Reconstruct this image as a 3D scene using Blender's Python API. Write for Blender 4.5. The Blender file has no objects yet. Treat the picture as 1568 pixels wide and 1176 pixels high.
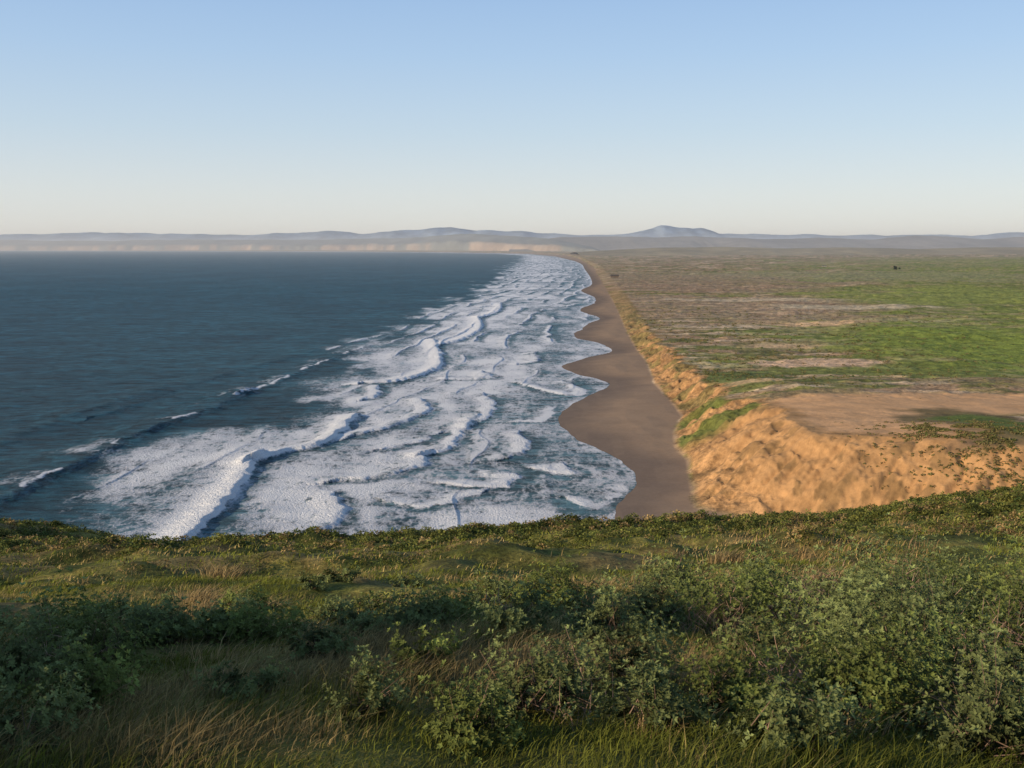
import bpy, math, numpy as np
from mathutils import Vector
rng = np.random.default_rng(7)
H = 120.0           # eye height above the sea
EL = math.radians(17); AZ = math.atan2(-0.87, -0.49)
SUN = Vector((math.sin(AZ)*math.cos(EL), math.cos(AZ)*math.cos(EL), math.sin(EL)))

# ------------------------------------------------------------------ helpers
def _h(ix, iy, seed):
    n = (ix.astype(np.int64)*374761393 + iy.astype(np.int64)*668265263 + seed*974634777) & 0xffffffff
    n = ((n ^ (n >> 13))*1274126177) & 0xffffffff
    n = ((n ^ (n >> 16))*2246822519) & 0xffffffff
    return ((n ^ (n >> 15)) & 0xffffff)/float(0xffffff)
def vn(x, y, seed=0):
    x = np.asarray(x, float); y = np.asarray(y, float)
    ix = np.floor(x); iy = np.floor(y); fx = x-ix; fy = y-iy
    fx = fx*fx*fx*(fx*(fx*6-15)+10); fy = fy*fy*fy*(fy*(fy*6-15)+10)
    a = _h(ix, iy, seed); b = _h(ix+1, iy, seed); c = _h(ix, iy+1, seed); d = _h(ix+1, iy+1, seed)
    return (a*(1-fx)+b*fx)*(1-fy)+(c*(1-fx)+d*fx)*fy
def fbm(x, y, seed=0, o=4):
    s = 0; a = 0.5; t = 0
    for i in range(o):
        s = s+a*vn(x, y, seed+i*17); t += a; a *= 0.5
        x, y = x*1.63+y*1.17+5.2, y*1.63-x*1.17+1.3
    return s/t
def ss(a, b, x):
    t = np.clip((x-a)/(b-a), 0, 1); return t*t*(3-2*t)
def plan(a, b, z=0.0):
    """readings measured on the photo rectified to plan metres on the level z"""
    k = (H-z)/H
    return (k*121.1*(a-784)/(b-382.6), k*(194100-16.0*b)/(b-382.6))
def polyd(x, y, P):
    best = np.full(x.shape, 1e12); sg = np.ones(x.shape)
    for (x0, y0), (x1, y1) in zip(P[:-1], P[1:]):
        dx = x1-x0; dy = y1-y0; L = dx*dx+dy*dy+1e-9
        t = np.clip(((x-x0)*dx+(y-y0)*dy)/L, 0, 1)
        ex = x-(x0+t*dx); ey = y-(y0+t*dy); d2 = ex*ex+ey*ey
        c = dy*(x-x0)-dx*(y-y0)
        m = d2 < best
        best = np.where(m, d2, best); sg = np.where(m, np.sign(c), sg)
    return np.sqrt(best)*sg
def catmull(P, n=5):
    P = [np.array(p, float) for p in P]; Q = [2*P[0]-P[1]]+P+[2*P[-1]-P[-2]]; out = []
    for i in range(1, len(Q)-2):
        for k in range(n):
            t = k/n
            out.append(tuple(0.5*((2*Q[i])+(-Q[i-1]+Q[i+1])*t+(2*Q[i-1]-5*Q[i]+4*Q[i+1]-Q[i+2])*t*t+(-Q[i-1]+3*Q[i]-3*Q[i+1]+Q[i+2])*t**3)))
    out.append(tuple(P[-1])); return out
def make_mesh(name, V, Q, mat, attrs=None, col=None, smooth=True, parent=None):
    V = np.asarray(V, np.float32); Q = np.asarray(Q, np.int32)
    me = bpy.data.meshes.new(name)
    me.vertices.add(len(V)); me.vertices.foreach_set("co", V.ravel())
    k = Q.shape[1]
    me.loops.add(Q.size); me.loops.foreach_set("vertex_index", Q.ravel())
    me.polygons.add(len(Q)); me.polygons.foreach_set("loop_start", np.arange(len(Q), dtype=np.int32)*k)
    me.polygons.foreach_set("use_smooth", np.full(len(Q), smooth))
    me.update(calc_edges=True)
    if col is not None:
        a = me.color_attributes.new("Col", 'FLOAT_COLOR', 'POINT')
        c = np.ones((len(V), 4), np.float32); c[:, :3] = col; a.data.foreach_set("color", c.ravel())
    for n, v in (attrs or {}).items():
        a = me.attributes.new(n, 'FLOAT', 'POINT'); a.data.foreach_set("value", np.asarray(v, np.float32).ravel())
    me.materials.append(mat)
    ob = bpy.data.objects.new(name, me); bpy.context.scene.collection.objects.link(ob)
    if parent: ob.parent = parent
    return ob
def grid_quads(nr, nc):
    i = np.arange((nr-1)*(nc-1)); r = i//(nc-1); c = i % (nc-1); a = r*nc+c
    return np.stack([a, a+1, a+nc+1, a+nc], 1)

class NT:
    def __init__(s, m):
        m.use_nodes = True; s.t = m.node_tree; s.t.nodes.clear()
    def n(s, typ, ins=None, **kw):
        nd = s.t.nodes.new(typ)
        for k, v in kw.items(): setattr(nd, k, v)
        for k, v in (ins or {}).items():
            sock = nd.inputs[k]
            if isinstance(v, bpy.types.NodeSocket): s.t.links.new(v, sock)
            else: sock.default_value = v
        return nd
    def math(s, op, a, b=0.0, clamp=False):
        nd = s.n('ShaderNodeMath', {0: a, 1: b}, operation=op); nd.use_clamp = clamp; return nd.outputs[0]
    def mr(s, v, a, b, c=0.0, d=1.0):
        return s.n('ShaderNodeMapRange', {0: v, 1: a, 2: b, 3: c, 4: d}, interpolation_type='SMOOTHSTEP').outputs[0]
    def noise(s, vec, scale, detail=3.0, rough=0.55):
        return s.n('ShaderNodeTexNoise', {'Vector': vec, 'Scale': scale, 'Detail': detail, 'Roughness': rough}).outputs[0]
    def mix(s, f, a, b, bt='MIX'):
        nd = s.n('ShaderNodeMix', data_type='RGBA', blend_type=bt)
        for i, v in ((0, f), (6, a), (7, b)):
            if isinstance(v, bpy.types.NodeSocket): s.t.links.new(v, nd.inputs[i])
            else: nd.inputs[i].default_value = v
        return nd.outputs[2]
def C(r, g, b): return (r, g, b, 1.0)
def mapping(t, pos, sc):
    return t.n('ShaderNodeMapping', {'Vector': pos, 'Scale': sc}).outputs[0]

# ------------------------------------------------------------------ materials
def mat_land(name, s1, s2, bump, bdist, var=(0.6, 1.35), stretch=(1, 1, 1)):
    m = bpy.data.materials.new(name); t = NT(m)
    pos = mapping(t, t.n('ShaderNodeNewGeometry').outputs['Position'], stretch)
    col = t.n('ShaderNodeAttribute', attribute_name='Col').outputs['Color']
    rgh = t.n('ShaderNodeAttribute', attribute_name='rough').outputs['Fac']
    n1 = t.noise(pos, s1, 6, 0.65); n2 = t.noise(pos, s2, 4, 0.6)
    f = t.math('ADD', t.math('MULTIPLY', n1, 0.6), t.math('MULTIPLY', n2, 0.4))
    v = t.mr(f, 0.35, 0.65, var[0], var[1])
    v = t.math('ADD', t.math('MULTIPLY', t.math('SUBTRACT', v, 1.0), rgh), 1.0)
    rgb = t.n('ShaderNodeCombineColor', {0: v, 1: v, 2: v}).outputs[0]
    c = t.mix(1.0, col, rgb, 'MULTIPLY')
    bm = t.n('ShaderNodeBump', {'Height': f, 'Strength': t.math('MULTIPLY', rgh, bump), 'Distance': bdist}).outputs[0]
    b = t.n('ShaderNodeBsdfPrincipled', {'Base Color': c, 'Roughness': 0.95, 'Specular IOR Level': 0.1, 'Normal': bm})
    t.n('ShaderNodeOutputMaterial', {'Surface': b.outputs[0]}); return m
def mat_leaf(name, trans=0.18):
    m = bpy.data.materials.new(name); t = NT(m)
    col = t.n('ShaderNodeAttribute', attribute_name='Col').outputs['Color']
    pos = t.n('ShaderNodeNewGeometry').outputs['Position']
    v = t.mr(t.noise(pos, 6.0, 2), 0.3, 0.7, 0.75, 1.25)
    rgb = t.n('ShaderNodeCombineColor', {0: v, 1: v, 2: v}).outputs[0]
    c = t.mix(1.0, col, rgb, 'MULTIPLY')
    b = t.n('ShaderNodeBsdfPrincipled', {'Base Color': c, 'Roughness': 0.7, 'Specular IOR Level': 0.12})
    tr = t.n('ShaderNodeBsdfTranslucent', {'Color': c})
    mx = t.n('ShaderNodeMixShader', {0: trans, 1: b.outputs[0], 2: tr.outputs[0]})
    t.n('ShaderNodeOutputMaterial', {'Surface': mx.outputs[0]}); return m
def mat_sea():
    m = bpy.data.materials.new("sea_water"); t = NT(m)
    pos = t.n('ShaderNodeNewGeometry').outputs['Position']
    F = t.n('ShaderNodeAttribute', attribute_name='foam').outputs['Fac']
    T = t.n('ShaderNodeAttribute', attribute_name='turb').outputs['Fac']
    p2 = mapping(t, pos, (1.0, 0.5, 1.0))
    nd = t.noise(p2, 0.13, 6, 0.74)
    nf = t.noise(pos, 0.8, 4, 0.65)
    rl = t.math('ABSOLUTE', t.math('SUBTRACT', t.noise(p2, 0.18, 4, 0.6), 0.5))
    rl = t.math('MULTIPLY', t.math('SUBTRACT', 0.10, rl), 2.4)
    nn = t.math('ADD', t.math('MULTIPLY', nd, 0.6), t.math('MULTIPLY', nf, 0.4))
    x = t.math('ADD', t.math('ADD', F, t.math('MULTIPLY', t.math('SUBTRACT', nn, 0.5), 2.0)), rl)
    mask = t.mr(x, 0.32, 0.90)
    pw = mapping(t, pos, (0.035, 0.08, 1.0))
    wc = t.mr(t.noise(pw, 1.0, 6, 0.82), 0.69, 0.72)
    mask = t.math('MAXIMUM', mask, t.math('MULTIPLY', wc, 0.6))
    big = t.noise(mapping(t, pos, (0.0035, 0.0022, 1)), 1.0, 4, 0.6)
    deep = t.mix(t.mr(big, 0.35, 0.65), C(0.012, 0.066, 0.096), C(0.020, 0.090, 0.122))
    water = t.mix(T, deep, C(0.095, 0.19, 0.225))
    h1 = t.noise(mapping(t, pos, (0.05, 0.14, 1)), 1.0, 8, 0.72)
    h2 = t.noise(mapping(t, pos, (0.3, 0.6, 1)), 1.0, 4, 0.6)
    h3 = t.noise(mapping(t, pos, (0.009, 0.03, 1)), 1.0, 4, 0.65)
    hh = t.math('ADD', t.math('MULTIPLY', h1, 5.0), t.math('MULTIPLY', h2, 1.0))
    dk = t.math('MULTIPLY', t.mr(h1, 0.36, 0.64, 0.35, 1.75), t.mr(h3, .3, .7, .68, 1.35))  # light and dark of the ripples painted into the water colour
    water = t.mix(1.0, water, t.n('ShaderNodeCombineColor', {0: dk, 1: dk, 2: dk}).outputs[0], 'MULTIPLY')
    bm = t.n('ShaderNodeBump', {'Height': hh, 'Strength': 1.0, 'Distance': 2.4}).outputs[0]
    w = t.n('ShaderNodeBsdfPrincipled', {'Base Color': water, 'Roughness': 0.4, 'Specular IOR Level': 0.10, 'IOR': 1.33, 'Normal': bm})
    fb = t.n('ShaderNodeBump', {'Height': t.math('ADD', nn, t.math('MULTIPLY', nf, 0.6)), 'Strength': 1.0, 'Distance': 2.2}).outputs[0]
    fc = t.mix(t.mr(F, .55, 1.0), C(.70, .71, .74), C(.90, .90, .90))  # bluish flat foam and sunlit white crests put into the foam colour
    f = t.n('ShaderNodeBsdfPrincipled', {'Base Color': fc, 'Roughness': 0.9, 'Specular IOR Level': 0.1, 'Normal': fb})
    mx = t.n('ShaderNodeMixShader', {0: t.math('MULTIPLY', mask, 0.95), 1: w.outputs[0], 2: f.outputs[0]})
    t.n('ShaderNodeOutputMaterial', {'Surface': mx.outputs[0]}); return m
def mat_plain(name, c, r=0.8):
    m = bpy.data.materials.new(name); t = NT(m)
    pos = t.n('ShaderNodeNewGeometry').outputs['Position']
    v = t.mr(t.noise(pos, 0.6, 3), 0.3, 0.7, 0.85, 1.15)
    cc = t.mix(1.0, C(*c), t.n('ShaderNodeCombineColor', {0: v, 1: v, 2: v}).outputs[0], 'MULTIPLY')
    b = t.n('ShaderNodeBsdfPrincipled', {'Base Color': cc, 'Roughness': r})
    t.n('ShaderNodeOutputMaterial', {'Surface': b.outputs[0]}); return m

M_SEA = mat_sea()
M_COAST = mat_land("coastal_ground", 0.06, 0.45, 0.9, 2.5, (.5, 1.5))
M_HILL = mat_land("hill_ground", 0.0012, 0.004, 0.6, 80, (0.75, 1.25))
M_SLOPE = mat_land("grassy_slope_ground", 0.9, 5.0, 0.9, 0.25, (0.45, 1.5))
M_LEAF = mat_leaf("shrub_leaves"); M_GRASS = mat_leaf("grass_blades", 0.28)

# ------------------------------------------------------------------ coast lines (plan metres)
SHORE = np.array(catmull([(20,300),(38,400),(48.7,453.5),(66.7,517),(61.8,562),(48.5,606),(38,633),(34.7,674),(37,720),(55,793),(83.2,869),(83,899),
 (55,976),(52.4,1026),(79,1094),(120,1178),(109,1277),(86,1372),(120,1585),(151,1734),(132,1954),(180,2200),(202,2477),(196,2858),(260,3300),(309,3950),
 (360,4800),(415,5786),(510,7400),(570,9199)], 6)+[(600,14000),(300,20000),(-1500,26000),(-6000,33000),(-22000,44000),(-60000,60000)])
FOOT = [(330,250),(240,330),(150,385),(100,425),(82.4,448),(88,490),(97,553),(96,590),(102,633),(118,696),(122,783),(123,868),(137,1017),(147,1211),(161,1423),
 (189,1774),(236,2415),(325,3694),(498,6218),(700,10500),(850,16000),(500,21000),(-1300,27000),(-6000,34500),(-22000,46000),(-60000,62000)]
OUTER = np.array([(-150,300),(-172,406),(-226,595),(-186,650),(-115,714),(-133,849),(-153,1043),(-194,1217),(-138,1585),(-144,2134),(-97,2766),(-61,3950),(4,6843),(111,10790),(160,16000),(-300,20500),(-2600,26500),(-8000,33000),(-26000,44000),(-62000,60000)])
def shoreX(Y): return np.interp(Y, SHORE[:, 1], SHORE[:, 0])+(fbm(Y/38, Y*0, 900, 3)-.5)*9*ss(3000, 1500, Y)
def outerX(Y): return np.interp(Y, OUTER[:, 1], OUTER[:, 0])
def rows(y0, y1, n1, n2):
    a = 1/np.linspace(1/y0, 1/y1, n1); b = np.geomspace(y0, y1, n2)
    r = np.sort(np.concatenate([a, b[1:-1]])); return r

# ------------------------------------------------------------------ sea
def build_sea():
    Y = rows(270, 90000, 760, 380)
    U = np.concatenate([np.linspace(-1.6, -.57, 80)[:-1], np.linspace(-.57, -.2, 280)[:-1], np.linspace(-.2, .16, 520), np.linspace(.16, 1.0, 30)[1:]])
    uu, yy = np.meshgrid(U, Y); x = (uu*yy).ravel(); y = yy.ravel()
    n = len(x)
    sx = shoreX(y); ox = outerX(y); s = sx-x
    w = np.maximum(sx-ox, 60)
    q = s/w                                   # 0 at the waterline, 1 at the outer break
    wob = fbm(x/50, y/110, 3, 3)-0.5
    zone = ss(1.14, 0.94, q+wob*0.6)*ss(-0.1, 0.0, q)
    lace = fbm(x/24, y/44, 11, 4)
    lace2 = fbm(x/75, y/130, 13, 3)
    farw = ss(950, 1400, y)
    foam = zone*(0.56-.04*farw+0.90*(lace-0.5)+0.60*(lace2-.5)+.20*np.exp(-((q-.62)/.3)**2))
    turb = zone*(0.65+0.5*(fbm(x/45, y/90, 21, 3)-.3))
    z = np.zeros(n)
    # successive broken fronts rolling towards the beach
    smx = np.interp(y, [300, 500, 700, 900, 1200, 1600, 2400, 3950, 9199, 14000], [40, 55, 48, 68, 92, 118, 185, 300, 560, 600])
    ph = (smx-x)/44+2.0*fbm(x/240, y/480, 31, 3)+.35*fbm(x/50, y/60, 33, 2)+y/1500.0
    fr = ph-np.floor(ph)
    crest = np.exp(-((fr-0.0)/0.18)**2)*0.85+np.exp(-((fr-1)/0.03)**2)
    b0 = fbm(x/44, y/150, 41, 3)
    brk = ss(0.36, 0.54, b0)*farw+ss(.50, .62, b0)*(1-farw)     # shorter, patchier fronts close in
    foam = foam-zone*(.18+.26*farw)*np.exp(-((fr-.82)/.10)**2)*brk
    foam = np.maximum(foam, 1.15*crest*brk*zone*(.85+.15*farw))
    z += (.65+.6*farw)*crest*brk*zone*ss(9000, 3000, y)
    # swash edge
    en = fbm(x/18, y/18, 43, 3)
    e = np.exp(-((s-1.5-8*(lace-0.4))/np.maximum(2.2, y*0.002))**2)*ss(.3, .55, en)
    foam = np.maximum(foam, e*0.8*ss(30000, 12000, y))
    foam = np.maximum(foam, (.30+.55*en)*np.exp(-np.clip(s, 0, None)/26)*ss(-1, 1, s)*1.2)
    L = [
     ([(285,835),(320,805),(352,772),(378,742),(402,705)], 2.6, 18, 1.25),
     ([(395,712),(440,697),(490,688),(522,668),(543,643)], 2.7, 14, 1.2),
     ([(500,818),(518,800),(531,776),(512,764)], 1.3, 14, 1.0),
     ([(515,742),(560,738),(610,731),(645,718),(656,700)], 1.4, 12, 1.1),
     ([(655,700),(690,688),(715,662),(728,642)], 1.4, 11, 1.1),
     ([(545,672),(590,660),(640,642),(660,632),(648,617)], 1.4, 13, 1.1),
     ([(560,615),(583,606),(580,596)], 1.5, 10, 1.0),
     ([(560,592),(610,588),(650,577),(677,562),(674,540),(664,524)], 2.2, 20, 1.2),
     ([(680,530),(712,522),(738,505),(733,488)], 2.0, 26, 1.15),
     ([(735,490),(765,480),(768,468)], 1.8, 30, 1.1),
     ([(690,745),(735,750),(772,748),(800,735),(770,728)], 1.1, 12, 1.0),
     ([(820,722),(850,728),(878,733),(868,720)], .9, 9, 0.95),
     ([(780,705),(803,698),(806,680),(795,668)], 1.1, 11, 1.0),
     ([(725,655),(748,640),(757,622),(745,608)], 1.1, 12, 1.0),
     ([(690,585),(725,584),(756,582),(742,574)], 1.2, 16, 1.05),
     ([(790,590),(840,603),(878,610),(896,606),(890,596),(868,588)], 1.0, 12, 1.0),
     ([(800,560),(824,556),(820,545)], 1.2, 18, 1.0),
     ([(870,770),(905,785),(940,770),(968,745)], .7, 9, 0.95),
     ([(590,690),(640,680),(670,668)], .8, 8, 0.9),
     ([(600,772),(650,780),(700,772),(730,760)], .8, 9, .9),
     ([(800,650),(835,648),(850,630)], .8, 9, .9),
    ]
    near = (y < 2600) & (q > -0.2) & (q < 2.6)
    idx = np.where(near)[0]; X0 = x[idx]; Y0 = y[idx]
    wx = X0+(fbm(X0/11, Y0/11, 51, 4)-.5)*8; wy = Y0+(fbm(X0/11, Y0/11, 61, 4)-.5)*11
    br = ss(.30, .52, fbm(X0/16, Y0/22, 67, 3))
    fo = foam[idx]; tb = turb[idx]; zz = z[idx]
    for j, (pts, hh, W, st) in enumerate(L):
        P = catmull([plan(a, b) for a, b in pts], 4); A = np.array(P); r = W*5
        m = (wx > A[:, 0].min()-r) & (wx < A[:, 0].max()+r) & (wy > A[:, 1].min()-r) & (wy < A[:, 1].max()+r)
        k = np.where(m)[0]; d = polyd(wx[k], wy[k], P)
        g = ss(1.6, -0.6, d); bb = br[k] if hh < 2 else .7+.3*br[k]
        f = g*(0.54*np.exp(-(np.clip(-d, 0, None)/(W*2.8))**2)+0.66*bb*np.exp(-(np.clip(-d-W*0.3, 0, None)/(W*.7))**2))*st
        fo[k] = np.maximum(fo[k]*(1-0.55*np.exp(-((d-5)/4.5)**2)), f)
        tb[k] = np.maximum(tb[k], np.exp(-(d/(W*2.5))**2)*.9)
        zz[k] += hh*1.05*np.where(d > -2.5, np.exp(-((d+2.5)/3.0)**2), np.exp(-((d+2.5)/10)**2))
    SW = [([(-120,820),(0,768),(60,738),(160,693),(225,662),(300,637),(375,605)], 2.3),
          ([(375,606),(430,585),(500,555),(560,535)], 1.4), ([(150,640),(300,590),(420,556),(520,530)], .8), ([(-60,700),(80,650),(240,600)], 0.8)]
    for pts, hh in SW:
        P = catmull([plan(a, b) for a, b in pts], 4)
        d = polyd(wx, wy, P)
        pr = np.where(d > 0, np.exp(-(d/7.0)**2), np.exp(-(d/22)**2)); zz += hh*pr*(.5+fbm(wx/45, wy/45, 73, 2))
        if hh > 1.2:
            lip = np.exp(-((d-0.5)/2.4)**2)*ss(0.50, 0.62, fbm(wx/28, wy/28, 71, 3))
            fo = np.maximum(fo, lip*.95)
            fo = np.maximum(fo, .42*np.exp(-((d+9)/10)**2)*ss(0.54, 0.66, fbm(wx/28, wy/28, 71, 3)))
            tb = np.maximum(tb, .35*np.exp(-((d-3)/5)**2))
    foam[idx] = fo; turb[idx] = tb; z[idx] = zz
    sw = (fbm(x/55, y/90, 81, 3)-.5)*1.6*ss(6000, 1500, y)+(fbm(x/16, y/12, 82, 2)-.5)*.8*ss(1800, 700, y)
    z = (z+sw)*ss(0, 25, s)+0.0
    make_mesh("sea", np.stack([x, y, z], 1), grid_quads(len(Y), len(U)), M_SEA, {'foam': np.clip(foam, 0, 1.4), 'turb': np.clip(turb, 0, 1)})
build_sea()

# ------------------------------------------------------------------ coastal plain, dune, beach
KN = plan(1520, 672, 36)
def land(x, y):
    s = x-shoreX(y); d = polyd(x, y, FOOT)
    near = ss(2500, 1200, y); dune = ss(620, 560, y)
    g1 = fbm(x/13, y/13, 5, 4)-.5; g2 = fbm(x/55, y/55, 6, 3)-.5
    gul = (g1*(16-5*dune)+g2*(26-4*dune))*near
    wdt = np.interp(y, [440, 560, 640, 720, 1200, 3000, 90000], [60, 54, 34, 26, 24, 40, 120])
    top = np.interp(y, [440, 500, 560, 610, 660, 720, 900, 1200, 1500, 2000, 3000, 6000, 20000, 90000], [33, 33, 29, 24, 20, 17, 15, 13, 10, 7, 6, 9, 20, 30])
    top = top+(33-top)*.75*ss(125, 190, x)*ss(860, 640, y)     # sand sheet banked up behind the dune brow
    dd = d+gul*ss(0, 14, d)
    tr = dd/wdt; t = np.clip(tr, 0, 1)
    rise = ss(0, 1, t)*.45+t*.55
    beach = np.clip(s*0.055, -6, 2.6)+np.clip(s-47, 0, 100)*0.006
    inl = ss(60, 300, d)
    und = (fbm(x/130, y/130, 8, 4)-.5)*13*inl*ss(640, 800, y) + (fbm(x/900, y/900, 9, 3)-.45)*44*ss(300, 2200, d)*ss(700, 2500, y)
    hum = (fbm(x/11, y/11, 10, 3)-.5)*(3.0-2.2*dune)*ss(5, 60, d)
    face = ss(.0, .2, t)*ss(1.1, .8, tr)
    rill = (np.abs(fbm(x/9+y/30, y/26-x/40, 15, 3)-.5)-.12)*(8-3*dune)*face*near      # erosion rills down the face
    al = (x*.62-y*.78); dn = (x*.78+y*.62)
    rill = rill+(np.abs(fbm(al/8, dn/38, 16, 3)-.5)-.1)*-9*face*dune+(fbm(al/4, dn/16, 18, 2)-.5)*1.6*face*dune
    knoll = 6*np.exp(-((x-KN[0])/42)**2-((y-KN[1])/40)**2)
    z = beach+rise*(top-2)*ss(-1, 3, d)+und+hum-rill+knoll+(fbm(x/30, y/30, 12, 3)-.5)*5*face*dune
    z = z+ss(500, 2500, d)*np.clip(d, 0, 9000)*0.002
    return z, s, d, tr, t, dune
def build_land():
    Y = rows(290, 90000, 620, 400)
    U = np.concatenate([np.linspace(-1.4, -.03, 40)[:-1], np.linspace(-.03, .60, 740), np.linspace(.60, 2.0, 50)[1:]])
    uu, yy = np.meshgrid(U, Y); x = (uu*yy).ravel(); y = yy.ravel()
    z, s, d, tr, t, dune = land(x, y)
    n = len(x)
    a = fbm(x/40, y/26, 101, 4); b = fbm(x/160, y/90, 102, 4)
    col = np.zeros((n, 3))
    def lay(c, m): col[:] = col*(1-m[:, None])+np.array(c)*m[:, None]
    lay((.31, .215, .105), np.ones(n))
    lay((.21, .20, .062), ss(.46, .58, b)*.9)
    lay((.40, .255, .15), ss(.50, .60, a)*.8)
    lay((.12, .135, .038), ss(.52, .60, fbm(x/50, y/30, 104, 4))*.8)
    lay((.52, .38, .24), ss(.56, .63, fbm(x/90, y/22, 105, 4))*.9)
    lay((.30, .195, .12), ss(.52, .60, fbm(x/220, y/60, 106, 4))*.6)
    gr = ss(.23, .40, x/np.maximum(y, 1)+(b-.5)*.40)*ss(640, 800, y)*ss(12000, 6000, y)
    def blob(px, py, rx, ry, c, z0=17, amt=1.0, soft=.35, warp=1.1):
        k = (H-z0)/H; cx, cy = plan(px, py, z0)
        Rx = k*121.1*rx/(py-382.6); Ry = k*187000*ry/(py-382.6)**2
        e = np.sqrt(((x-cx)/Rx)**2+((y-cy)/Ry)**2)+warp*(a-.5)+warp*.8*(b-.5)
        m = ss(1+soft, 1-soft, e)*amt; lay(c, m); return m
    G = (.215, .245, .050); DG = (.12, .145, .04); S = (.60, .40, .22); BR = (.31, .21, .12)
    lay(G, gr*.85)
    lay((.14, .17, .042), gr*ss(.48, .6, fbm(x/140, y/60, 107, 4))*.6)
    lay((.36, .28, .14), gr*ss(.52, .60, fbm(x/60, y/24, 108, 4))*.6)
    blob(1500, 520, 230, 42, (.215, .255, .046), 17, .95)
    blob(1480, 450, 220, 14, (.25, .27, .068), 17, .9)
    blob(1330, 575, 170, 26, (.165, .19, .042), 17, .85)
    blob(1250, 423, 330, 7, (.30, .28, .14), 16, .6)
    blob(1130, 590, 80, 20, DG, 17, .9)
    blob(1230, 606, 130, 8, (.15, .16, .045), 20, .85)
    blob(1450, 598, 150, 6, BR, 20, .7)
    blob(1130, 470, 190, 24, (.38, .26, .165), 16, .6)
    blob(1050, 430, 170, 14, (.33, .225, .145), 14, .6)
    blob(1240, 494, 110, 3, S, 17, .95)
    blob(1100, 498, 90, 3, (.52, .39, .25), 17, .9)
    blob(1300, 466, 110, 3, (.52, .41, .26), 17, .9)
    blob(1160, 455, 120, 2.4, (.52, .40, .26), 17, .9)
    blob(1400, 486, 120, 2.4, (.42, .36, .18), 17, .7)
    blob(1240, 559, 105, 7, (.58, .39, .24), 17, 1, .2, .6)
    blob(1190, 530, 70, 4, (.54, .37, .21), 17, .9)
    blob(1280, 590, 80, 5, (.52, .36, .2), 17, .9)
    blob(1170, 605, 50, 5, (.50, .34, .18), 17, .85)
    sandflat = blob(1430, 630, 330, 20, (.58, .335, .165), 29, 1, .2, .4)
    sand2 = np.clip(ss(80, 45, np.abs(d-70))*ss(100, 120, x)*dune, 0, 1); lay((.58, .335, .165), sand2)
    slope = ss(.02, .12, tr)*ss(1.22, 1.0, tr)*(d > 0)*ss(3200, 1500, y)
    lay((.46, .255, .11), slope)
    lay((.47, .265, .115), slope*ss(560, 520, y)*ss(.3, .6, b))
    lay((.33, .185, .08), slope*ss(.5, .6, fbm(x/6+z/2, y/20, 120, 4))*(.6-.1*dune))
    lay((.20, .125, .055), slope*ss(.58, .66, fbm(x/9, y/9, 122, 4))*.6)
    lay((.12, .14, .035), slope*ss(560, 590, y)*ss(690, 650, y)*ss(.40, .5, a)*.95)
    lay((.17, .15, .055), slope*ss(640, 720, y)*ss(.48, .56, fbm(x/22, y/22, 121, 3))*.7)
    lay((.22, .18, .08), slope*ss(1100, 1700, y)*.6)
    blob(1490, 692, 120, 44, (.19, .135, .06), 25, 1, .15, 1.3)
    blob(1525, 668, 80, 28, (.125, .155, .035), 33, 1, .2, 1.2)
    blob(1520, 692, 60, 18, (.125, .15, .034), 26, 1, .2, 1.4)
    blob(1430, 718, 70, 24, (.24, .15, .08), 21, .95, .2, 1.8)
    wet = ss(48, 6, s+(a-.5)*25)
    bm = ss(3, -1, d+(a-.5)*5)
    lay((.34, .23, .145), bm); lay((.19, .138, .102), bm*wet)
    lay((.25, .18, .125), bm*ss(.5, .62, fbm(x/9, y/40, 130, 3))*.35)
    rough = np.clip(1-bm*.85-np.maximum(sandflat, sand2*.8)*.7-slope*.1, .12, 1)
    make_mesh("coastal_terrain", np.stack([x, y, z], 1), grid_quads(len(Y), len(U)), M_COAST, {'rough': rough}, col=col)
build_land()

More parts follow.
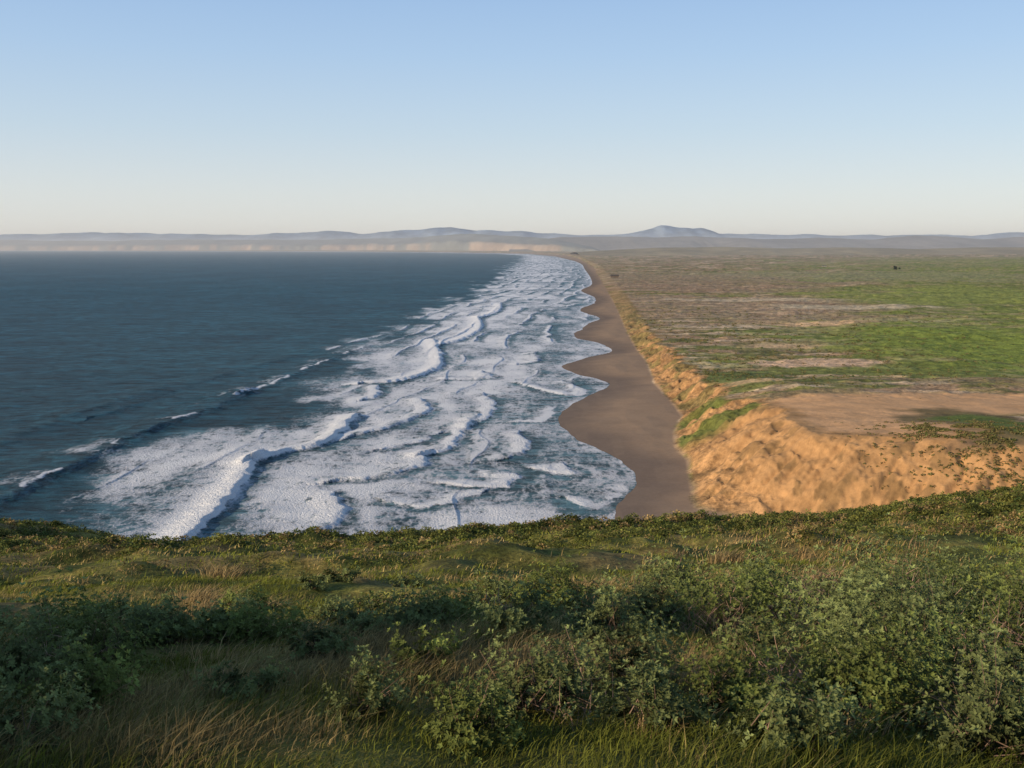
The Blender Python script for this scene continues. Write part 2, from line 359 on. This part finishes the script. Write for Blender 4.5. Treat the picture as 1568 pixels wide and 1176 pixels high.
# ------------------------------------------------------------------ distant hills
def ridge(name, D, tops, width, col, cliff=0.0, gully=0.25, seed=0, parent=None):
    tops = np.array(tops, float); n = 800; m = 28
    px = np.linspace(tops[0, 0], tops[-1, 0], n); py = np.interp(px, tops[:, 0], tops[:, 1])
    Dd = np.interp(px, [p[0] for p in D], [p[1] for p in D])
    cx = (px-784)/1539*Dd; ht = 120+(382.6-py)*Dd/1539
    ht = ht*(1+(fbm(cx/1800, cx*0+seed, seed, 5)-.5)*.22)
    v = np.concatenate([np.linspace(-1, -.8, 8)[:-1], np.linspace(-.8, 1, m-7)])
    X = np.repeat(cx[None], m, 0); Yc = np.repeat(Dd[None], m, 0)+v[:, None]*width
    sh = np.where(v < 0, 1-np.abs(v)**1.3, 1-np.abs(v)**2)
    if cliff: sh = np.where(v < 0, np.interp(v, [-1, -.97, -.90, -.2, 0], [0, .34, .52, .9, 1]), sh)
    g = fbm(X/(width*.25), Yc/(width*1.2), seed+3, 4)-.5
    Z = ht[None]*(sh[:, None]+gully*g*np.sin(np.pi*np.clip(sh, 0, 1))[:, None])-8*(sh[:, None] <= 0)
    Yc = Yc+(fbm(X/2500, X*0+3, seed+9, 3)-.5)*width*.5
    if cliff: Yc = Yc+(fbm(X/350, Yc*0, seed+12, 3)-.5)*320
    c = np.zeros((m*n, 3)); c[:] = col
    c *= (.75+.5*fbm(X/1200, Yc/1200, seed+21, 3)).reshape(-1, 1)
    if cliff:
        cl = (np.interp(v, [-1, -.95, -.88, -.8], [1, 1, .6, 0])[:, None]*ss(.40, .58, fbm(X/500, X*0, seed+5, 4))).ravel()
        cl = cl*np.interp(px, [0, 350, 850], [.4, .9, .7])[None].repeat(m, 0).ravel()
        c = c*(1-cl[:, None])+np.array((.37, .275, .20))*cl[:, None]
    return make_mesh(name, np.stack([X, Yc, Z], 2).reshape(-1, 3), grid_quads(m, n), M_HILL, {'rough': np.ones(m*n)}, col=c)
ridge("distant_mountains", [(-900, 62000), (2500, 62000)], [(-900,361),(-300,359),(0,363),(130,360),(230,361),(350,364),(430,361),(500,358),(560,361),(640,355),(690,350),(730,357),(800,357),(900,363),(960,361),(985,357),(1010,350),(1040,351),(1070,352),(1100,362),(1200,362),(1300,364),(1400,362),(1480,365),(1540,360),(1700,362),(2500,359)], 5000, (.24, .31, .40), seed=201)  # pale blue of distance haze is painted into the base colour
ridge("sea_bluffs", [(-900, 50000), (0, 48000), (600, 40000), (780, 31000), (900, 26000)], [(-900,370),(0,371),(100,371),(200,372),(300,370),(400,370),(500,370),(600,368),(650,366),(720,362),(790,365),(850,370),(905,381)], 2600, (.155, .165, .15), cliff=1, seed=211)
ridge("rolling_hills", [(780, 30000), (2600, 30000)], [(780,382),(820,371),(860,366),(900,365),(1000,368),(1060,366),(1150,371),(1250,367),(1330,370),(1400,364),(1450,366),(1500,371),(1568,367),(1700,364),(2600,364)], 3200, (.20, .18, .155), gully=.4, seed=221)
ridge("foothills", [(880, 15000), (2600, 15000)], [(880,389),(940,385),(1000,382),(1100,380),(1200,383),(1300,381),(1400,384),(1500,382),(1700,382),(2600,382)], 1800, (.27, .22, .13), gully=.4, seed=231)

# ------------------------------------------------------------------ foreground slope
HY = np.array([-300,-100,-40,-10,0,5,7.5,14,22,38,72,105,122,150,200,260,310,360])
HZ = np.array([-30,-8,-1.5,-1.0,-1.65,-2.75,-3.66,-5.85,-8.4,-13.3,-22.9,-32.3,-37.8,-53,-85,-108,-121,-128])
_yy = np.linspace(-300, 360, 2641); _zz = np.interp(_yy, HY, HZ)
for _ in range(3): _zz = np.convolve(np.pad(_zz, 6, mode='edge'), np.ones(13)/13, 'valid')
def ground(x, y):
    z = np.interp(y, _yy, _zz)
    lat = np.interp(x, [-200,-80,-56,-45,-30,-15,0,30,56,90,200], [6,3.6,2.3,.5,-.1,.9,2.0,3.2,6.2,10,14])
    z = z+lat*np.clip(y/108, 0, 1.25)
    f = np.clip(y/60, 0, 1); ed = ss(115, 85, y)*.6+.4
    z = z+(fbm(x/14, y/14, 301, 3)-.5)*(0.5+1.6*f)+(fbm(x/2.6, y/2.6, 302, 3)-.5)*(.34+.7*f)+(fbm(x/6, y/6, 303, 2)-.5)*2.0*f*ed
    by = ((y+17)/13)**2
    z = z+12.5*np.exp(-((x+46)/15)**2-by*by)+3*np.exp(-((x+30)/14)**2-((y+28)/14)**2)  # unseen rises behind the camera, shaped to cast shadow on the near slope
    return z+H
def build_slope():
    gx = np.sinh(np.linspace(-4.2, 4.4, 640))*5.2; gy = np.sinh(np.linspace(-3.2, 4.8, 760))*5.2
    gx = gx[(gx > -185) & (gx < 215)]; gy = gy[(gy > -90) & (gy < 330)]
    X, Y = np.meshgrid(gx, gy); x = X.ravel(); y = Y.ravel(); z = ground(x, y)
    a = fbm(x/3, y/3, 311, 4); b = fbm(x/12, y/12, 312, 3)
    col = np.zeros((len(x), 3))
    def lay(c, m): col[:] = col*(1-m[:, None])+np.array(c)*m[:, None]
    lay((.095, .10, .02), np.ones(len(x)))
    lay((.21, .18, .045), ss(.45, .62, a)); lay((.035, .045, .012), ss(.5, .62, b)*.5)
    lay((.22, .15, .065), ss(.56, .68, fbm(x/5, y/5, 313, 3))*.6)
    lay((.28, .19, .09), ss(20, 50, x)*ss(60, 95, y)*ss(.36, .55, b)*.7)
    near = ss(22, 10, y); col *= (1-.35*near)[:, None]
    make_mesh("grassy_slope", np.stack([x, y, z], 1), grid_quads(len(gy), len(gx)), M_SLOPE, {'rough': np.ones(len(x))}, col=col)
build_slope()

def unit(v): return v/(np.linalg.norm(v, axis=-1, keepdims=True)+1e-9)
def whorls(c, nrm, size, k, col, wid=.20):
    """k leaflets radiating from every twig tip"""
    n = len(c); nrm = unit(nrm)
    r = unit(rng.normal(size=(n, 3))); t = unit(np.cross(nrm, r)); b = np.cross(nrm, t)
    ang = (np.arange(k)/k*2*math.pi)[None]+rng.uniform(0, 6.28, (n, 1))+rng.normal(size=(n, k))*.25
    cs, sn = np.cos(ang)[..., None], np.sin(ang)[..., None]
    dr = unit(t[:, None]*cs+b[:, None]*sn+nrm[:, None]*rng.uniform(.1, 1.3, (n, k, 1)))
    sd = -t[:, None]*sn+b[:, None]*cs
    L = (size[:, None]*rng.uniform(.55, 1.25, (n, k)))[..., None]
    p0 = np.repeat(c[:, None], k, 1); m = p0+dr*L*.55; tip = p0+dr*L-np.array([0, 0, 1])*L*.12
    Q = np.stack([p0, m+sd*L*wid, tip, m-sd*L*wid], 2).reshape(-1, 3)
    cc = np.repeat(np.repeat(col[:, None], k, 1)[:, :, None], 4, 2).reshape(-1, 3)
    return Q, cc
def strips(p0, p1, w, col):
    d = unit(p1-p0); s = unit(np.cross(d, rng.normal(size=d.shape)))*w[:, None]
    Q = np.stack([p0-s, p0+s, p1+s*.4, p1-s*.4], 1).reshape(-1, 3)
    return Q, np.repeat(col[:, None], 4, 1).reshape(-1, 3)
def blades(p, h, w, lean, col):
    n = len(p); a = rng.uniform(0, 6.28, n); s = np.stack([np.cos(a), np.sin(a), 0*a], 1)*w[:, None]
    m = p+lean*.35*h[:, None]+np.array([0, 0, .6])*h[:, None]; t = p+lean*h[:, None]+np.array([0, 0, .9])*h[:, None]
    Q1 = np.stack([p-s, p+s, m+s*.7, m-s*.7], 1); Q2 = np.stack([m-s*.7, m+s*.7, t+s*.1, t-s*.1], 1)
    Q = np.concatenate([Q1, Q2], 1).reshape(-1, 3)
    return Q, np.repeat(col[:, None], 8, 1).reshape(-1, 3)
def fin(name, parts, mat):
    V = np.concatenate([p[0] for p in parts]); Cc = np.concatenate([p[1] for p in parts])
    return make_mesh(name, V, np.arange(len(V)).reshape(-1, 4), mat, col=Cc, smooth=False)
def dome(n, cx, cy, R, Hh, lump=.3, seed=0):
    """points and normals on sprigs that fill the outer volume of a lumpy dome"""
    ns = max(10, int(n/26)); r0 = np.random.default_rng(seed)
    sp = unit(r0.normal(size=(ns, 3))); sp[:, 2] = np.abs(sp[:, 2])-.05; sl = r0.uniform(.6, 1.08, ns)
    j = rng.integers(0, ns, n)
    d = unit(sp[j]+rng.normal(size=(n, 3))*.15)
    az = np.arctan2(d[:, 1], d[:, 0])
    lobe = 1+lump*(vn(az*1.6+seed, d[:, 2]*3+seed, seed)-.5)*2
    rr = rng.uniform(.12, 1, n)**.5*lobe*sl[j]
    x = cx+d[:, 0]*R*rr; y = cy+d[:, 1]*R*rr
    z = ground(x, y)+np.clip(d[:, 2], 0, 1)*Hh*rr+.02
    return np.stack([x, y, z], 1), unit(d*np.array([1, 1, .7])+np.array([0, 0, .5])), rr

def near_shrubs():
    parts = []; tw = []
    B = [(2.3,6.3,.65,.65),(3.1,5.9,.7,.7),(3.0,7.4,.75,.75),(1.4,6.1,.5,.5),(.2,6.3,.5,.5),(.9,7.2,.5,.5),(4.1,7.6,.8,.85),(3.6,9.2,.8,.8),(2.2,8.6,.5,.55),
            (4.9,9.0,.8,.85),(5.3,11.2,1.0,1.0),(4.1,11.5,1.1,1.0),(2.9,12.6,1.0,.9),(6.6,12.0,1.0,1.05),(5.6,14,1.2,1.15),(7.6,14.2,1.1,1.05),(3.9,15,1.0,.9),(2.1,14.6,.8,.7),(6.8,16.6,1.1,1.0),
            (1.1,12.3,.7,.6),(.3,14.4,.7,.6),(-3.5,8.1,.6,.55),(-4.2,8.9,.6,.5),(-3.6,7.2,.5,.45),(-4.9,10.5,.6,.5),(-1.6,17.5,.9,.6),(-2.4,15.5,.6,.45),
            (.8,18.5,1.1,.7),(3.2,19,1.2,.9),(5.4,20,1.2,.8),(8.2,19,1.2,.8),(9.4,21.5,1.3,.9),(-.3,20.6,.9,.6),(-5.8,21.5,.9,.5),(8.8,16.4,.9,.8),(1.5,5.2,.42,.4),(4.2,6.4,.6,.6),
            (.8,5.6,.4,.38),(-.9,6.0,.35,.3),(-2.9,6.3,.4,.35),(2.6,5.2,.45,.5),(3.4,5.0,.45,.5),(-.2,5.4,.35,.34),(-2.8,5.4,.35,.35),
            (-5.6,13.6,.6,.45),(-7.2,16.5,.7,.5),(-4.4,14.6,.5,.4),(-3.4,18.5,.7,.5),(-1.0,12.2,.5,.4),(.1,9.6,.45,.36),(-1.7,8.4,.38,.28),(-2.6,10.4,.45,.34),(-1.9,6.8,.32,.25),(1.0,9.9,.5,.42),(-.7,7.7,.36,.3),(-1.4,10.8,.4,.3),(-3.4,11.6,.5,.36)]
    for i in range(130):
        y = rng.uniform(7.5, 32); x = rng.uniform(-.6, .6)*y
        if fbm(x/4, y/4, 401, 2) < (.47 if x > 0 else .50): continue
        R = rng.uniform(.25, .7); B.append((x, y, R, R*.7))
    for i, (x, y, R, Hh) in enumerate(B):
        nw = int(np.clip(2100*(R/.7)**2*(7.5/max(y, 6))**1.3, 220, 2200)); sz = .033*max(1, (y/7)**.75)
        c, nr, rr = dome(nw, x, y, R, Hh*1.25, .4, 500+i)
        bright = (.20+1.1*rr)*rng.uniform(.7, 1.3, nw)  # leaves darken towards the bush centre: inner shade painted into their colour
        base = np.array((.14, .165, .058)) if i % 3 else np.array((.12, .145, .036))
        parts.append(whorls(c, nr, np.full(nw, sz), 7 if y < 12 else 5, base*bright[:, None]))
        nt = int(nw*.09); e, _, _ = dome(nt, x, y, R*.95, Hh*1.15, .4, 500+i)
        bx = x+rng.normal(size=nt)*R*.25; by = y+rng.normal(size=nt)*R*.25
        p0 = np.stack([bx, by, ground(bx, by)], 1); mid = p0*.6+e*.4
        tc = np.array((.24, .16, .115))*rng.uniform(.6, 1.3, (nt, 1))
        tw.append(strips(mid, e, np.full(nt, .003*max(1, y/9)), tc))
    # bare pinkish twigs showing low among the leaves
    for (x, y, R, Hh, n) in [(4.3,13.2,1.0,1.0,700),(2.7,12.3,.8,.85,450),(5.6,12.6,.9,1.0,460),(1.2,12.4,.6,.6,200),(3.6,6.9,.6,.65,200),(1.9,6.4,.5,.5,150),(-3.7,7.6,.4,.42,110),(-.2,14.2,.6,.5,160),(.4,6.0,.35,.36,70)]:
        e, nn, _ = dome(n, x, y, R, Hh, .15, 77)
        e = e+rng.normal(size=(n, 3))*np.array((.16, .16, .05))
        p0 = e-nn*rng.uniform(.06, .22, (n, 1))+rng.normal(size=(n, 3))*.07
        tw.append(strips(p0, e, np.full(n, .0032*max(1, y/9)), np.array((.40, .26, .19))*rng.uniform(.5, 1.2, (n, 1))))
    fin("bush_lupine_shrubs", parts, M_LEAF); fin("dry_twigs", tw, M_LEAF)
near_shrubs()

def mid_shrubs():
    parts = []
    n = 19000
    y = np.sqrt(rng.uniform(18**2, 130**2, n)); x = rng.uniform(-.66, .68, n)*y
    dens = fbm(x/9, y/9, 411, 3)+.12*ss(45, 80, y)+.06*ss(0, 20, x)
    keep = dens > .52+.08*rng.uniform(-1, 1, n); x = x[keep]; y = y[keep]; n = len(x)
    R = rng.uniform(.22, .66, n)*(1+.35*ss(60, 110, y)); K = 28
    X = np.repeat(x, K); Y = np.repeat(y, K); RR = np.repeat(R, K)
    d = unit(rng.normal(size=(n*K, 3))); d[:, 2] = np.abs(d[:, 2])
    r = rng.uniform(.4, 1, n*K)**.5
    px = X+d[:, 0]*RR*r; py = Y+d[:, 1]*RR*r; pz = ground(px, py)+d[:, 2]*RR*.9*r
    tint_shade = np.repeat(rng.uniform(.5, 1.4, n), K)*(.4+.8*r)*rng.uniform(.75, 1.25, n*K)  # random tone per shrub, plus inner shade painted into the leaf colour
    hue = np.repeat(rng.uniform(0, 1, n), K)[:, None]; h2 = np.repeat(rng.uniform(0, 1, n) > .84, K)[:, None]
    base = np.array((.06, .083, .02))*(1-hue)+np.array((.18, .18, .042))*hue
    base = np.where(h2, np.array((.27, .19, .08)), base)
    parts.append(whorls(np.stack([px, py, pz], 1), d+np.array([0, 0, .5]), RR*.28*np.clip(Y/60, .55, 1.2), 3, base*tint_shade[:, None], .32))
    fin("hillside_shrubs", parts, M_LEAF)
mid_shrubs()

def plateau_scrub():
    n = 12000
    y = 1/rng.uniform(1/1900, 1/560, n); x = rng.uniform(.10, .60, n)*y
    z, s, d, tr, t, dune = land(x, y)
    k = (d > 22) & (fbm(x/34, y/34, 461, 3)+.10*rng.normal(size=n) > .54) & (y > 700+60*rng.normal(size=n)) & (x/y+.1*rng.normal(size=n) < .42)
    m = 2600; kx = KN[0]-8+rng.normal(size=m)*20; ky = KN[1]-14+rng.normal(size=m)*22
    fx, fy = plan(1440, 715, 22); m2 = 450; kx = np.concatenate([kx, fx+rng.normal(size=m2)*9]); ky = np.concatenate([ky, fy+rng.normal(size=m2)*10])
    q = fbm(kx/9, ky/9, 471, 2) > .40; kx = kx[q]; ky = ky[q]
    x = np.concatenate([x[k], kx]); y = np.concatenate([y[k], ky]); z = land(x, y)[0]; n = len(x)
    R = rng.uniform(.7, 1.8, n)*np.clip(y/800, .75, 1.4); K = 7
    X = np.repeat(x, K); Y = np.repeat(y, K); Z = np.repeat(z, K); RR = np.repeat(R, K)
    dd = unit(rng.normal(size=(n*K, 3))); dd[:, 2] = np.abs(dd[:, 2])
    P = np.stack([X+dd[:, 0]*RR*.7, Y+dd[:, 1]*RR*.7, Z-.2+dd[:, 2]*RR*.45], 1)
    hue = np.repeat(rng.uniform(0, 1, n), K)[:, None]
    base = (np.array((.11, .135, .036))*(1-hue)+np.array((.24, .175, .08))*hue)*rng.uniform(.7, 1.3, (n*K, 1))
    fin("plateau_scrub", [whorls(P, dd+np.array([0, 0, .6]), RR*.6, 3, base, .4)], M_LEAF)
plateau_scrub()

def grass():
    parts = []
    WIND = np.array((.45, .15, 0))
    def put(n, y0, y1, hl, wl, seed, pw=1.6, dk=1.0, dth=.56):
        y = (rng.uniform(y0**pw, y1**pw, n))**(1/pw); x = rng.uniform(-.66, .68, n)*(y+1)
        k = fbm(x/3.5, y/3.5, seed, 3) > .38; x = x[k]; y = y[k]; n = len(x)
        h = rng.uniform(*hl, n)*(.3+1.2*fbm(x/1.0, y/1.0, seed+1, 2)); w = rng.uniform(*wl, n)
        dry = ss(dth, dth+.12, fbm(x/1.8, y/1.8, seed+2, 3)+rng.normal(size=n)*.06)[:, None]
        c = np.array((.165, .18, .028))*(1-dry)+np.array((.38, .28, .115))*dry
        c = c*rng.uniform(.4, 1.45, (n, 1))*dk
        lean = WIND+rng.normal(size=(n, 3))*np.array((.45, .45, 0))
        parts.append(blades(np.stack([x, y, ground(x, y)-.02], 1), h, w, lean, c))
    put(110000, 3.2, 13, (.05, .20), (.002, .0045), 421, dk=.78, dth=.53)
    put(120000, 11, 36, (.08, .24), (.004, .010), 431, dk=1.0, dth=.53)
    put(120000, 32, 125, (.12, .30), (.016, .036), 441, 2.0, dk=1.15, dth=.53)
    for (x, y, n, h) in [(-6.9,22,700,.8),(-6.0,21.6,500,.6),(1.2,7.3,240,.32),(1.5,7.0,160,.3),(2.0,25,500,.7),(.2,24,300,.6),(-5.6,12.4,260,.4),(-3.2,13.4,320,.42),(-3.9,14.2,240,.4),
                         (-2.2,21,240,.5),(2.6,10.4,260,.45),(5.2,6.6,180,.45),(-.9,13.5,220,.45),(-1.7,11.6,160,.4),(7.5,24,400,.7),(.9,5.6,120,.26),(1.6,15.8,300,.6),(-8.5,26,400,.7),(12,30,400,.7),
                         (-12,40,300,.9),(10,45,300,.9),(-2.6,8.6,90,.28),(-.5,9.0,120,.3),(.1,8.2,120,.3),(1.9,5.6,120,.32),(-4.6,9.6,120,.36),(-6.3,14.6,240,.5),(-1.8,15.6,240,.5),(-2.3,7.4,90,.26),(-1.0,6.6,80,.22),(-3.2,9.3,100,.28)]:
        bx = x+rng.normal(size=n)*h*.5; by = y+rng.normal(size=n)*h*.4
        out = np.stack([bx-x, by-y, 0*bx], 1)/h*.6
        c = np.array((.44, .32, .15))*rng.uniform(.4, 1.2, (n, 1))
        parts.append(blades(np.stack([bx, by, ground(bx, by)], 1), rng.uniform(.25, .9, n)*h, rng.uniform(.002, .0045, n)*max(1, y/9), out+WIND*1.0+rng.normal(size=(n, 3))*np.array((.35, .35, 0)), c))
    n = 26000; x = rng.uniform(12, 62, n); y = rng.uniform(45, 112, n)
    k = fbm(x/8, y/8, 451, 3)+.004*(x-30) > .52; x = x[k]; y = y[k]; n = len(x)
    parts.append(blades(np.stack([x, y, ground(x, y)], 1), rng.uniform(.2, .6, n), rng.uniform(.012, .03, n), WIND+rng.normal(size=(n, 3))*np.array((.4, .4, 0)), np.array((.42, .28, .12))*rng.uniform(.5, 1.2, (n, 1))))
    fin("hillside_grass", parts, M_GRASS)
grass()

# ------------------------------------------------------------------ far farm details
def cypress():
    cx, cy = plan(1372, 414, 20); root = bpy.data.objects.new("cypress_tree", None); bpy.context.scene.collection.objects.link(root)
    z0 = float(land(np.array([cx]), np.array([cy]))[0][0]); root.location = (cx, cy, z0)
    n = 2600; lob = rng.normal(size=(9, 3))*np.array((7, 5, 2.2))+np.array((0, 0, 12)); li = rng.integers(0, 9, n)
    p = lob[li]+unit(rng.normal(size=(n, 3)))*rng.uniform(.4, 1, (n, 1))*np.array((5, 5, 4.2))
    q, c = whorls(p, rng.normal(size=(n, 3))+np.array((0, 0, 1)), np.full(n, 1.5), 3, np.array((.035, .05, .02))*rng.uniform(.6, 1.3, (n, 1)), .35)
    make_mesh("crown", q, np.arange(len(q)).reshape(-1, 4), M_LEAF, col=c, smooth=False, parent=root)
    V = []; Q = []
    for (bx, tx, ty) in [(0, 0, 0), (0, -6, 2), (0, 6, -2)]:
        k = len(V)
        for (x, y, z, r) in [(bx, 0, -3, 1.1), (bx+tx*.3, ty*.3, 5, .8), (tx, ty, 12, .35)]:
            for j in range(6): V.append((x+r*math.cos(j*1.047), y+r*math.sin(j*1.047), z))
        for l in range(2):
            for j in range(6): Q.append((k+l*6+j, k+l*6+(j+1) % 6, k+l*6+6+(j+1) % 6, k+l*6+6+j))
    make_mesh("trunk", V, Q, mat_plain("bark", (.08, .06, .04)), parent=root)
cypress()
def barn(px, py, z0, L, W, hh, wall, roof):
    cx, cy = plan(px, py, z0); root = bpy.data.objects.new("farm_building", None); bpy.context.scene.collection.objects.link(root)
    root.location = (cx, cy, float(land(np.array([cx]), np.array([cy]))[0][0])+.5)
    l, w = L/2, W/2
    V = [(-l,-w,-4),(l,-w,-4),(l,w,-4),(-l,w,-4),(-l,-w,hh),(l,-w,hh),(l,w,hh),(-l,w,hh)]
    make_mesh("walls", V, [(0,1,5,4),(1,2,6,5),(2,3,7,6),(3,0,4,7)], wall, smooth=False, parent=root)
    r = hh+W*.32; o = .6
    V = [(-l-o,-w-o,hh-.2),(l+o,-w-o,hh-.2),(l+o,0,r),(-l-o,0,r),(l+o,w+o,hh-.2),(-l-o,w+o,hh-.2)]
    make_mesh("roof", V, [(0,1,2,3),(3,2,4,5)], roof, smooth=False, parent=root)
    V = [(-1.5,-w-.03,-.4),(1.5,-w-.03,-.4),(1.5,-w-.03,2.6),(-1.5,-w-.03,2.6)]
    make_mesh("door", V, [(0,1,2,3)], roof, smooth=False, parent=root)
MW = mat_plain("painted_wall", (.4, .37, .33)); MR = mat_plain("roofing", (.07, .06, .055))
barn(941, 428, 8, 30, 14, 6, mat_plain("weathered_wall", (.12, .09, .07)), MR)
barn(1262, 409, 22, 24, 12, 6, MW, MR)

# ------------------------------------------------------------------ haze over the far water and land
def haze(name, lo, hi, dens):
    m = bpy.data.materials.new(name); t = NT(m)
    v = t.n('ShaderNodeVolumeScatter', {'Color': C(.90, .95, 1.0), 'Density': dens, 'Anisotropy': 0.1})
    t.n('ShaderNodeOutputMaterial', {'Volume': v.outputs[0]})
    b = [lo, hi]
    V = [(b[i][0], b[j][1], b[k][2]) for i in (0, 1) for j in (0, 1) for k in (0, 1)]
    make_mesh(name, V, [(0,1,3,2),(4,6,7,5),(0,4,5,1),(2,3,7,6),(0,2,6,4),(1,5,7,3)], m, smooth=False)
haze("sea_haze", (-90000, 2800, -200), (90000, 85000, 500), 2.7e-5)

# ------------------------------------------------------------------ light, sky, camera
w = bpy.data.worlds.new("World"); bpy.context.scene.world = w; w.use_nodes = True; nt = w.node_tree
sky = nt.nodes.new('ShaderNodeTexSky'); sky.sky_type = 'NISHITA'; sky.sun_disc = False
sky.sun_elevation = EL; sky.sun_rotation = AZ; sky.altitude = 100; sky.air_density = 1.0; sky.dust_density = 0.3; sky.ozone_density = 2.0
STR = 0.15
# painted colour gradient mixed over the sky texture, paler towards the horizon (by elevation of the sky direction)
tc = nt.nodes.new('ShaderNodeTexCoord'); sp = nt.nodes.new('ShaderNodeSeparateXYZ'); nt.links.new(tc.outputs['Generated'], sp.inputs[0])
rp = nt.nodes.new('ShaderNodeValToRGB'); nt.links.new(sp.outputs[2], rp.inputs[0])
el = rp.color_ramp.elements; el[0].position = 0.0; el[0].color = (.80, .79, .755, 1); el[1].position = 1.0; el[1].color = (.10, .18, .35, 1)
for p, c in ((.05, (.72, .76, .775, 1)), (.11, (.57, .69, .80, 1)), (.18, (.44, .61, .83, 1)), (.25, (.34, .52, .80, 1)), (.5, (.16, .28, .48, 1))):
    e = el.new(p); e.color = c
mul = nt.nodes.new('ShaderNodeVectorMath'); mul.operation = 'SCALE'; mul.inputs['Scale'].default_value = 1/STR; nt.links.new(rp.outputs[0], mul.inputs[0])
mx = nt.nodes.new('ShaderNodeMix'); mx.data_type = 'RGBA'; mx.inputs[0].default_value = .85
nt.links.new(sky.outputs[0], mx.inputs[6]); nt.links.new(mul.outputs[0], mx.inputs[7])
bg = nt.nodes['Background']; bg.inputs[1].default_value = STR; nt.links.new(mx.outputs[2], bg.inputs[0])
ld = bpy.data.lights.new("sun", 'SUN'); ld.energy = 5.0; ld.angle = math.radians(.5); ld.color = (1, .80, .56)
lo = bpy.data.objects.new("sun", ld); lo.rotation_euler = SUN.to_track_quat('Z', 'Y').to_euler(); bpy.context.scene.collection.objects.link(lo)
cd = bpy.data.cameras.new("camera"); cam = bpy.data.objects.new("camera", cd); bpy.context.scene.collection.objects.link(cam)
cd.sensor_width = 36; cd.angle = math.radians(54); cd.clip_start = .1; cd.clip_end = 200000
cam.location = (0, 0, H); cam.rotation_euler = (math.radians(90-7.72), 0, 0)
sc = bpy.context.scene; sc.camera = cam
sc.view_settings.view_transform = 'Standard'; sc.view_settings.look = 'None'; sc.view_settings.exposure = 0
